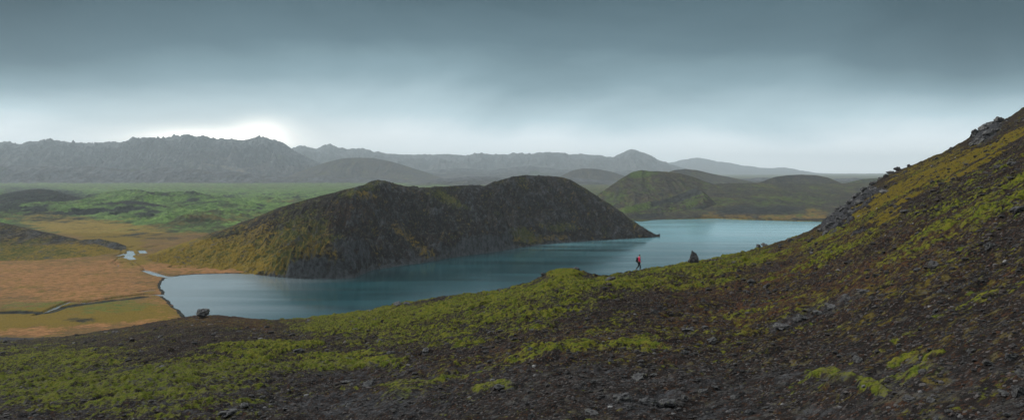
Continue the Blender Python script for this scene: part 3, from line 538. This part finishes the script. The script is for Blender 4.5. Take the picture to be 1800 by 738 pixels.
rock(1577, 297, 12, 'pointed dark rock on the skyline above the lower outcrop', hr=.95, mesh=RM[0]); rock(1566, 303, 14, 'low rock left of the pointed rock on the skyline', hr=.6); rock(1597, 291, 8, 'small rock right of the pointed rock on the skyline', hr=.6); rock(1672, 263, 10, 'small rock on the skyline left of the upper outcrop', hr=.7)
rock(1590, 373, 22, 'pale grey flat stone in the upper right mossy slope', hr=.4)

# ---- scattered stones: the largest as objects, the rest as one mass of gravel
def sample(n, v_lo=470):
    u = rng.uniform(-30, 1830, n*3); v = rng.uniform(200, 748, n*3)
    ed = v-interp(EDGE, u); k = ed > 5; u, v = u[k], v[k]
    D = D_of(u); m = m_of(u, 60); Yd = HC/((v-HZ)/F+m)
    k = (Yd > 5) & (Yd < D*.99); u, v, Yd = u[k][:n], v[k][:n], Yd[k][:n]
    return (u-900)/F*Yd, Yd, u, v
ZONES = [('left', lambda u, v: u < 600, 'grey lava stone scattered on the dark ground at lower left', 'stones on the lower left ground'),
         ('mid', lambda u, v: u < 1150, 'grey lava stone scattered on the gravel at the bottom middle', 'stones on the middle gravel'),
         ('up', lambda u, v: v < 480, 'grey lava stone scattered among moss high on the right slope', 'stones high on the right slope'),
         ('low', lambda u, v: True, 'grey lava stone scattered on the dark gravel at lower right', 'stones on the lower right gravel')]
xs, ys, us, vs = sample(1500); cnt = 0
for x, y, u, v in zip(xs, ys, us, vs):
    if cnt >= 205: break
    dens = .9 if v > 600 else .55
    if u < 560: dens *= .25 if v < 690 else .7
    if v < 560 and u < 1150: dens *= .2
    if random.random() > dens: continue
    px = random.choice([7, 8, 9, 11, 13, 16, 21])*(1.25 if v > 620 else .85); w = px/F*y/2
    o = bpy.data.objects.new('stone', RM[random.randrange(9)]); COL.objects.link(o)
    o.location = (x, y, hz(x, y)+w*.15); s = random.uniform(.5, .9); o.scale = (w, w*random.uniform(.7, 1), w*s); o.rotation_euler = (random.uniform(-.4, .4), random.uniform(-.4, .4), random.uniform(0, 6.3))
    for _, t, l, g in ZONES:
        if t(u, v): tag(o, l, 'stone', g); break
    cnt += 1
def ico(sub):
    bm = bmesh.new(); bmesh.ops.create_icosphere(bm, subdivisions=sub, radius=1)
    V = np.array([v.co[:] for v in bm.verts]); Fc = np.array([[v.index for v in f.verts] for f in bm.faces]); bm.free(); return V, Fc
def scatter(name, x, y, size, flat, mat, sub, jit, attrs=None, lift=.1, smooth=False):
    V, Fc = ico(sub); n = len(x); nv = len(V)
    z = hill_height(x, y)
    P = V[None]*(1+jit*rng.normal(size=(n, nv, 1)))*np.stack([rng.uniform(.7, 1.2, n), rng.uniform(.7, 1.2, n), flat*rng.uniform(.7, 1.3, n)], -1)[:, None, :]
    a = rng.uniform(0, 6.28, n); c, s = np.cos(a)[:, None], np.sin(a)[:, None]
    Px = (P[..., 0]*c-P[..., 1]*s)*size[:, None]+x[:, None]; Py = (P[..., 0]*s+P[..., 1]*c)*size[:, None]+y[:, None]; Pz = P[..., 2]*size[:, None]+(z+size*lift)[:, None]
    me = bpy.data.meshes.new(name); fill_mesh(me, np.stack([Px, Py, Pz], -1).reshape(-1, 3), (Fc[None]+np.arange(n)[:, None, None]*nv).reshape(-1, 3))
    if not smooth: me.polygons.foreach_set('use_smooth', np.zeros(len(me.polygons), bool))
    for k, v in (attrs or {}).items():
        at = me.attributes.new(k, 'FLOAT', 'POINT'); at.data.foreach_set('value', np.repeat(v, nv).astype(np.float32))
    me.materials.append(mat); o = bpy.data.objects.new(name, me); COL.objects.link(o); return o
M_grav, nt, bs = new_mat('gravel_stones'); t = nt.attr('tone')
nt.put(bs.inputs['Base Color'], nt.ramp(t, [(0, (.004, .0035, .0035)), (.45, (.013, .010, .009)), (.7, (.030, .020, .016)), (.86, (.075, .071, .070)), (1, (.26, .25, .245))])); bs.inputs['Roughness'].default_value = .9
x, y, u, v = sample(95000); px = rng.pareto(2.0, len(x))*1.0+.9; px = np.minimum(px, 11)
sz = px/F*y/2
mkk = hill_masks(x, y, hill_height(x, y)); keep = rng.random(len(x)) > np.clip(mkk['green']*1.1-.1, 0, .93)
x, y, sz = x[keep], y[keep], sz[keep]
g = scatter('gravel', x, y, sz, .6, M_grav, 1, .13, dict(tone=rng.beta(1.5, 2.8, len(x)))); tag(g, 'loose lava gravel and small stones covering the near slope', 'gravel', kind='stuff')
M_moss, nt, bs = new_mat('moss_cushions'); t = nt.attr('tone'); n = nt.noise(nt.new('ShaderNodeNewGeometry').outputs['Position'], 14, 4, .7)
nt.put(bs.inputs['Base Color'], nt.mix(nt.rng(n, .4, .62), nt.ramp(t, [(0, (.018, .024, .006)), (.25, (.062, .080, .012)), (.5, (.13, .14, .018)), (.62, (.17, .165, .03)), (.8, (.14, .105, .016)), (1, (.10, .042, .016))]), (.03, .035, .01)))
bs.inputs['Roughness'].default_value = 1; bs.inputs['Specular IOR Level'].default_value = .1
b = nt.new('ShaderNodeBump'); b.inputs['Strength'].default_value = 1; b.inputs['Distance'].default_value = .04; nt.put(b.inputs['Height'], n); nt.put(bs.inputs['Normal'], b.outputs[0])
x, y, u, v = sample(110000); mkk = hill_masks(x, y, hill_height(x, y)); gq = mkk['green']; oq = mkk['ochre']; cl = fbm(x/1.6, y/1.6, 4, 400)+.6*fbm(x/6, y/6, 3, 401)
pr = np.clip(np.maximum(gq, oq*.85)*2.0-.80+cl*.8, 0, 1); keep = rng.random(len(x)) < pr*.75
x, y, gq, oq = x[keep], y[keep], gq[keep], oq[keep]; sz = (1.2+rng.pareto(3.5, len(x))*1.6).clip(0, 5)/F*y/2
tone = np.where(rng.random(len(x)) < gq/(gq+oq*.9+1e-3), rng.uniform(0, .62, len(x)), rng.uniform(.6, 1, len(x)))
g = scatter('moss', x, y, sz, .45, M_moss, 1, .2, dict(tone=tone), lift=.02, smooth=True); tag(g, 'green and ochre moss cushions growing in patches on the near slope', 'moss', kind='stuff')

# ---------------------------------------------------------------- hiker
def skin_mesh(name, pts, edges, mat, sub=2):
    me = bpy.data.meshes.new(name); me.from_pydata([p[0] for p in pts], edges, [])
    tmp = bpy.data.objects.new('tmp', me); COL.objects.link(tmp)
    mo = tmp.modifiers.new('s', 'SKIN'); mo.use_smooth_shade = True
    for i, p in enumerate(pts):
        r = p[1] if hasattr(p[1], '__len__') else (p[1], p[1]); me.skin_vertices[0].data[i].radius = r; me.skin_vertices[0].data[i].use_root = (i == 0)
    m2 = tmp.modifiers.new('u', 'SUBSURF'); m2.levels = m2.render_levels = sub
    dg = bpy.context.evaluated_depsgraph_get(); out = bpy.data.meshes.new_from_object(tmp.evaluated_get(dg)); out.name = name
    bpy.data.objects.remove(tmp); out.materials.clear(); out.materials.append(mat); 
    return out
def simple_mat(name, col, rough=.8, nz=.25, sc_=20):
    m, nt, bs = new_mat(name); n = nt.noise(nt.new('ShaderNodeTexCoord').outputs['Object'], sc_, 3)
    nt.put(bs.inputs['Base Color'], nt.mix(n, tuple(c*(1-nz) for c in col), tuple(min(1, c*(1+nz)) for c in col))); bs.inputs['Roughness'].default_value = rough; return m
M_skin = simple_mat('skin', (.45, .27, .2), .6); M_red = simple_mat('red_jacket', (.82, .012, .10), .65); M_blk = simple_mat('dark_trousers', (.012, .016, .022), .8); M_hair = simple_mat('dark_hair', (.015, .011, .009), .7); M_boot = simple_mat('boots', (.03, .022, .017), .7); M_pack = simple_mat('backpack_cloth', (.02, .018, .025), .8)
hx, hy, _ = on_slope(1123, 476); hy = min(hy, 91.5); hx = (1123-900)/F*hy; gz = max(hz(hx, hy), hz(hx-.3, hy), hz(hx+.25, hy))
man = bpy.data.objects.new('person', None); COL.objects.link(man); man.location = (hx, hy, gz-.02)
man.scale = (1.1,)*3
tag(man, 'hiker in a bright red jacket and dark trousers walking right along the slope edge', 'person')
# facing +X, walking
lh, rh = (0, .09, .9), (0, -.09, .9)
lk, la, lt = (.17, .10, .50), (.14, .10, .09), (.30, .10, .05)       # leading leg
rk2, ra, rt = (-.08, -.10, .49), (-.33, -.10, .16), (-.20, -.10, .05)   # trailing leg
P = [((.0, 0, .95), (.13, .10)), ((.01, 0, 1.12), (.13, .10)), ((.035, 0, 1.32), (.16, .11)), ((.055, 0, 1.43), (.10, .08)), ((.075, 0, 1.50), .055), ((.10, 0, 1.60), (.085, .09)), ((.105, 0, 1.69), (.08, .085)),
     ((.0, .09, .90), .085), (lk, .058), (la, .042), (lt, .035), ((.0, -.09, .90), .085), (rk2, .058), (ra, .042), (rt, .035),
     ((.04, .20, 1.40), .055), ((-.07, .25, 1.14), .042), ((.08, .25, .92), .03), ((.04, -.20, 1.40), .055), ((-.02, -.25, 1.14), .042), ((.16, -.24, .97), .03)]
E = [(0, 1), (1, 2), (2, 3), (3, 4), (4, 5), (5, 6), (0, 7), (7, 8), (8, 9), (9, 10), (0, 11), (11, 12), (12, 13), (13, 14), (3, 15), (15, 16), (16, 17), (3, 18), (18, 19), (19, 20)]
n0 = len(P)
for bi, sgn in ((17, 1), (20, -1)):
    b0 = Vector(P[bi][0]); pi = len(P); P.append((tuple(b0+Vector((.03, 0, -.07))), (.032, .016))); E.append((bi, pi))
    for q in range(4):
        f0 = b0+Vector((.01+q*.016, sgn*.004, -.11)); L = (.055, .07, .065, .05)[q]
        P.append((tuple(f0), .009)); E.append((pi, len(P)-1)); P.append((tuple(f0+Vector((.012, -sgn*.008, -L*.55))), .0085)); E.append((len(P)-2, len(P)-1)); P.append((tuple(f0+Vector((.0, -sgn*.02, -L))), .0075)); E.append((len(P)-2, len(P)-1))
    P.append((tuple(b0+Vector((.06, -sgn*.01, -.06))), .011)); E.append((pi, len(P)-1)); P.append((tuple(b0+Vector((.085, -sgn*.015, -.095))), .009)); E.append((len(P)-2, len(P)-1))
body_me = skin_mesh('body', P, E, M_skin, 1)
def child(name, me, par=man):
    o = bpy.data.objects.new(name, me); COL.objects.link(o); o.parent = par; return o
child('body', body_me)
child('jacket', skin_mesh('jacket', [((0, 0, .84), (.165, .13)), ((.0, 0, .98), (.155, .125)), ((.01, 0, 1.14), (.16, .125)), ((.035, 0, 1.34), (.185, .135)), ((.05, 0, 1.45), (.12, .10)), ((.06, 0, 1.53), (.075, .075)), ((.04, .20, 1.40), .08), ((-.07, .25, 1.14), .062), ((.07, .25, .94), .05), ((.04, -.20, 1.40), .08), ((-.02, -.25, 1.14), .062), ((.15, -.245, .985), .05)],
      [(0, 1), (1, 2), (2, 3), (3, 4), (4, 5), (4, 6), (6, 7), (7, 8), (4, 9), (9, 10), (10, 11)], M_red))
child('trousers', skin_mesh('trousers', [((0, 0, .93), (.14, .115)), ((0, .09, .86), .105), (lk, .078), ((.14, .10, .13), .062), ((0, -.09, .86), .105), (rk2, .078), ((-.31, -.10, .19), .062)], [(0, 1), (1, 2), (2, 3), (0, 4), (4, 5), (5, 6)], M_blk))
child('boot', skin_mesh('boot', [((.13, .10, .15), .06), ((.14, .10, .06), .06), ((.26, .10, .045), .05), ((.34, .10, .04), .035)], [(0, 1), (1, 2), (2, 3)], M_boot, 2))
child('boot', skin_mesh('boot', [((-.32, -.10, .20), .06), ((-.35, -.10, .12), .06), ((-.24, -.10, .06), .05), ((-.17, -.10, .045), .035)], [(0, 1), (1, 2), (2, 3)], M_boot, 2))
child('hair', skin_mesh('hair', [((.10, 0, 1.75), (.09, .09)), ((.075, 0, 1.68), (.115, .10)), ((.04, 0, 1.60), (.085, .085))], [(0, 1), (1, 2)], M_hair))
# face: nose, eyes, ears
def ell(par, name, c, r, mat):
    bm = bmesh.new(); bmesh.ops.create_uvsphere(bm, u_segments=12, v_segments=8, radius=1)
    for v in bm.verts: v.co = Vector((c[0]+v.co.x*r[0], c[1]+v.co.y*r[1], c[2]+v.co.z*r[2]))
    me = bpy.data.meshes.new(name); bm.to_mesh(me); bm.free(); me.materials.append(mat); return child(name, me, par)
ell(man, 'nose', (.19, 0, 1.61), (.02, .013, .022), M_skin)
for s in (-1, 1): ell(man, 'eye', (.172, s*.033, 1.635), (.012, .013, .009), M_hair); ell(man, 'ear', (.10, s*.088, 1.61), (.018, .01, .03), M_skin)
ell(man, 'mouth', (.174, 0, 1.565), (.008, .022, .005), simple_mat('lips', (.35, .12, .1)))
bp = bpy.data.objects.new('backpack', None); COL.objects.link(bp); bp.location = (hx-.2, hy, gz+.98); tag(bp, "dark rucksack worn on the red-jacketed hiker's back", 'backpack')
def rbox(name, c, s, mat, par, bev=.05):
    bm = bmesh.new(); bmesh.ops.create_cube(bm, size=1)
    for v in bm.verts: v.co = Vector((c[0]+v.co.x*s[0], c[1]+v.co.y*s[1]*(1-.2*(v.co.z > 0)), c[2]+v.co.z*s[2]))
    bmesh.ops.bevel(bm, geom=bm.edges[:], offset=bev, segments=3, affect='EDGES')
    me = bpy.data.meshes.new(name); bm.to_mesh(me); bm.free(); me.materials.append(mat); return child(name, me, par)
rbox('main_bag', (0, 0, .26), (.22, .32, .50), M_pack, bp); rbox('front_pocket', (-.12, 0, .18), (.09, .24, .26), M_pack, bp, .03); rbox('lid', (.0, 0, .52), (.24, .28, .10), M_pack, bp, .03)
for s in (-1, 1): child('strap', skin_mesh('strap', [((.08, s*.1, .46), .02), ((.22, s*.11, .50), .02), ((.36, s*.11, .40), .02), ((.38, s*.12, .22), .02), ((.22, s*.17, .06), .018), ((.08, s*.13, .05), .018)], [(0, 1), (1, 2), (2, 3), (3, 4), (4, 5)], M_pack, 1), bp)

# ---------------------------------------------------------------- haze
ZT = max(max(c[2] for c in o.bound_box) for o in bpy.data.objects if o.get('kind') == 'structure')+12; ZB = -8.0; ZH = ZT-ZB
print('haze top', ZT)
bm = bmesh.new(); bmesh.ops.create_cube(bm, size=1)
for v in bm.verts: v.co = Vector((v.co.x*40000, 12000+v.co.y*26500, ZB+ZH/2+v.co.z*ZH))
me = bpy.data.meshes.new('haze'); bm.to_mesh(me); bm.free()
mh = bpy.data.materials.new('haze_air'); mh.use_nodes = True; nt = NT(mh.node_tree); nt.n.clear()
out = nt.new('ShaderNodeOutputMaterial'); pv = nt.new('ShaderNodeVolumePrincipled')
pv.inputs['Color'].default_value = (.84, .95, 1.0, 1); pv.inputs['Density'].default_value = 5.0e-5; pv.inputs['Anisotropy'].default_value = .1
nt.l.new(pv.outputs[0], out.inputs['Volume']); me.materials.append(mh)
hzo = bpy.data.objects.new('haze', me); COL.objects.link(hzo); tag(hzo, 'pale blue haze thickening towards the far mountains', 'haze', kind='stuff')

# ---------------------------------------------------------------- sky and light
SUN_AZ = math.radians(-62); SUN_EL = math.radians(32)
w = bpy.data.worlds.new('World'); sc.world = w; w.use_nodes = True; nt = NT(w.node_tree); nt.n.clear()
out = nt.new('ShaderNodeOutputWorld')
g = nt.new('ShaderNodeTexCoord').outputs['Generated']; sp = nt.new('ShaderNodeSeparateXYZ'); nt.put(sp.inputs[0], g)
az = nt.math('ARCTAN2', sp.outputs[0], sp.outputs[1]); el = nt.math('ARCSINE', sp.outputs[2])
cv = nt.new('ShaderNodeCombineXYZ'); nt.put(cv.inputs[0], az); nt.put(cv.inputs[1], nt.math('MULTIPLY', el, 2.7)); nt.put(cv.inputs[2], 3.0)
rv = nt.mapping(cv.outputs[0], (1, 1, 1), (0, 0, .5))
n1 = nt.noise(rv, 2.6, 5, .5, .4); n2 = nt.noise(rv, 7, 5, .5, .3); n3 = nt.noise(nt.mapping(cv.outputs[0], (.5, 2.4, 1), (0, 0, -.2)), 5, 4, .5)
# lower, darker cloud base at both sides of the view, lifted in the middle
lft = nt.math('MULTIPLY', nt.rng(az, -.34, -.62), .05)
side_ = nt.math('MULTIPLY', nt.rng(nt.math('ABSOLUTE', nt.math('SUBTRACT', az, -.02)), .12, .75), .030)
rgt = nt.math('MULTIPLY', nt.rng(az, .36, .56), .030)
e2 = nt.math('ADD', el, nt.math('MULTIPLY', nt.math('SUBTRACT', n1, .5), .105)); e2 = nt.math('ADD', e2, nt.math('MULTIPLY', nt.math('SUBTRACT', n2, .5), .022)); e2 = nt.math('ADD', e2, nt.math('MULTIPLY', nt.math('SUBTRACT', n3, .5), .012))
e2 = nt.math('ADD', e2, nt.math('MULTIPLY', nt.math('ADD', nt.math('ADD', side_, lft), rgt), nt.rng(el, .06, .14)))
cl = nt.ramp(nt.math('DIVIDE', e2, 1.6, clamp=True), [(0, (1.0, 1.06, 1.08)), (.025, (.86, .97, 1.02)), (.045, (.52, .69, .76)), (.075, (.24, .37, .43)), (.105, (.115, .20, .245)), (.15, (.050, .104, .135)), (.23, (.010, .026, .035)), (.32, (.65, .75, .80)), (.6, (1.0, 1.08, 1.12)), (1, (1.15, 1.22, 1.26))])
def gauss(a0, e0, sa, se):
    da = nt.math('DIVIDE', nt.math('SUBTRACT', az, a0), sa); de = nt.math('DIVIDE', nt.math('SUBTRACT', el, e0), se)
    return nt.math('EXPONENT', nt.math('MULTIPLY', nt.math('ADD', nt.math('MULTIPLY', da, da), nt.math('MULTIPLY', de, de)), -1.0))
gl = nt.math('MULTIPLY', nt.math('ADD', gauss(-.385, .033, .085, .016), nt.math('MULTIPLY', gauss(-.325, .052, .035, .016), .35)), nt.rng(n2, .3, .7, .55, 1.15)); gl2 = gauss(-.38, .035, .22, .045)
cl = nt.mix(nt.math('MULTIPLY', gl2, .5), cl, (.80, .81, .78)); cl = nt.mix(gl, cl, (2.6, 2.45, 2.2))
sk = nt.new('ShaderNodeTexSky', sky_type='NISHITA'); sk.sun_disc = False; sk.sun_elevation = SUN_EL; sk.sun_rotation = SUN_AZ; sk.dust_density = 2
b1 = nt.new('ShaderNodeBackground'); nt.put(b1.inputs[0], sk.outputs[0]); b1.inputs[1].default_value = .05
b2 = nt.new('ShaderNodeBackground'); nt.put(b2.inputs[0], cl); b2.inputs[1].default_value = 1.0
cl = nt.mix(nt.math('MULTIPLY', nt.math('ADD', nt.math('ADD', gauss(-.66, .205, .15, .06), gauss(-.34, .235, .10, .028)), nt.math('ADD', gauss(.60, .195, .19, .06), nt.math('MULTIPLY', gauss(.14, .24, .12, .025), .5)), clamp=True), nt.rng(n2,   .3, .65, .6, .95)), cl, (.002, .005, .007))
ms_ = nt.new('ShaderNodeMixShader'); ms_.inputs[0].default_value = .985; nt.l.new(b1.outputs[0], ms_.inputs[1]); nt.l.new(b2.outputs[0], ms_.inputs[2]); nt.l.new(ms_.outputs[0], out.inputs[0])
ld = bpy.data.lights.new('sun', 'SUN'); ld.energy = 3.4; ld.angle = math.radians(13); ld.color = (1, .98, .95)
lo = bpy.data.objects.new('sun', ld); COL.objects.link(lo)
d = Vector((math.sin(SUN_AZ)*math.cos(SUN_EL), math.cos(SUN_AZ)*math.cos(SUN_EL), math.sin(SUN_EL))); lo.rotation_euler = d.to_track_quat('Z', 'Y').to_euler()

# ---------------------------------------------------------------- camera
cd = bpy.data.cameras.new('camera'); cam = bpy.data.objects.new('camera', cd); COL.objects.link(cam); sc.camera = cam
cd.sensor_width = 36; cd.lens = F/1800*36; cd.shift_y = -(369-HZ)/1800; cd.clip_start = .1; cd.clip_end = 60000
cam.location = (0, 0, CAMZ); cam.rotation_euler = (math.pi/2, 0, 0)
sc.view_settings.view_transform = 'Standard'; sc.view_settings.look = 'None'; sc.view_settings.exposure = 0.0; sc.view_settings.gamma = 1
sc.render.resolution_x = 1024; sc.render.resolution_y = 419
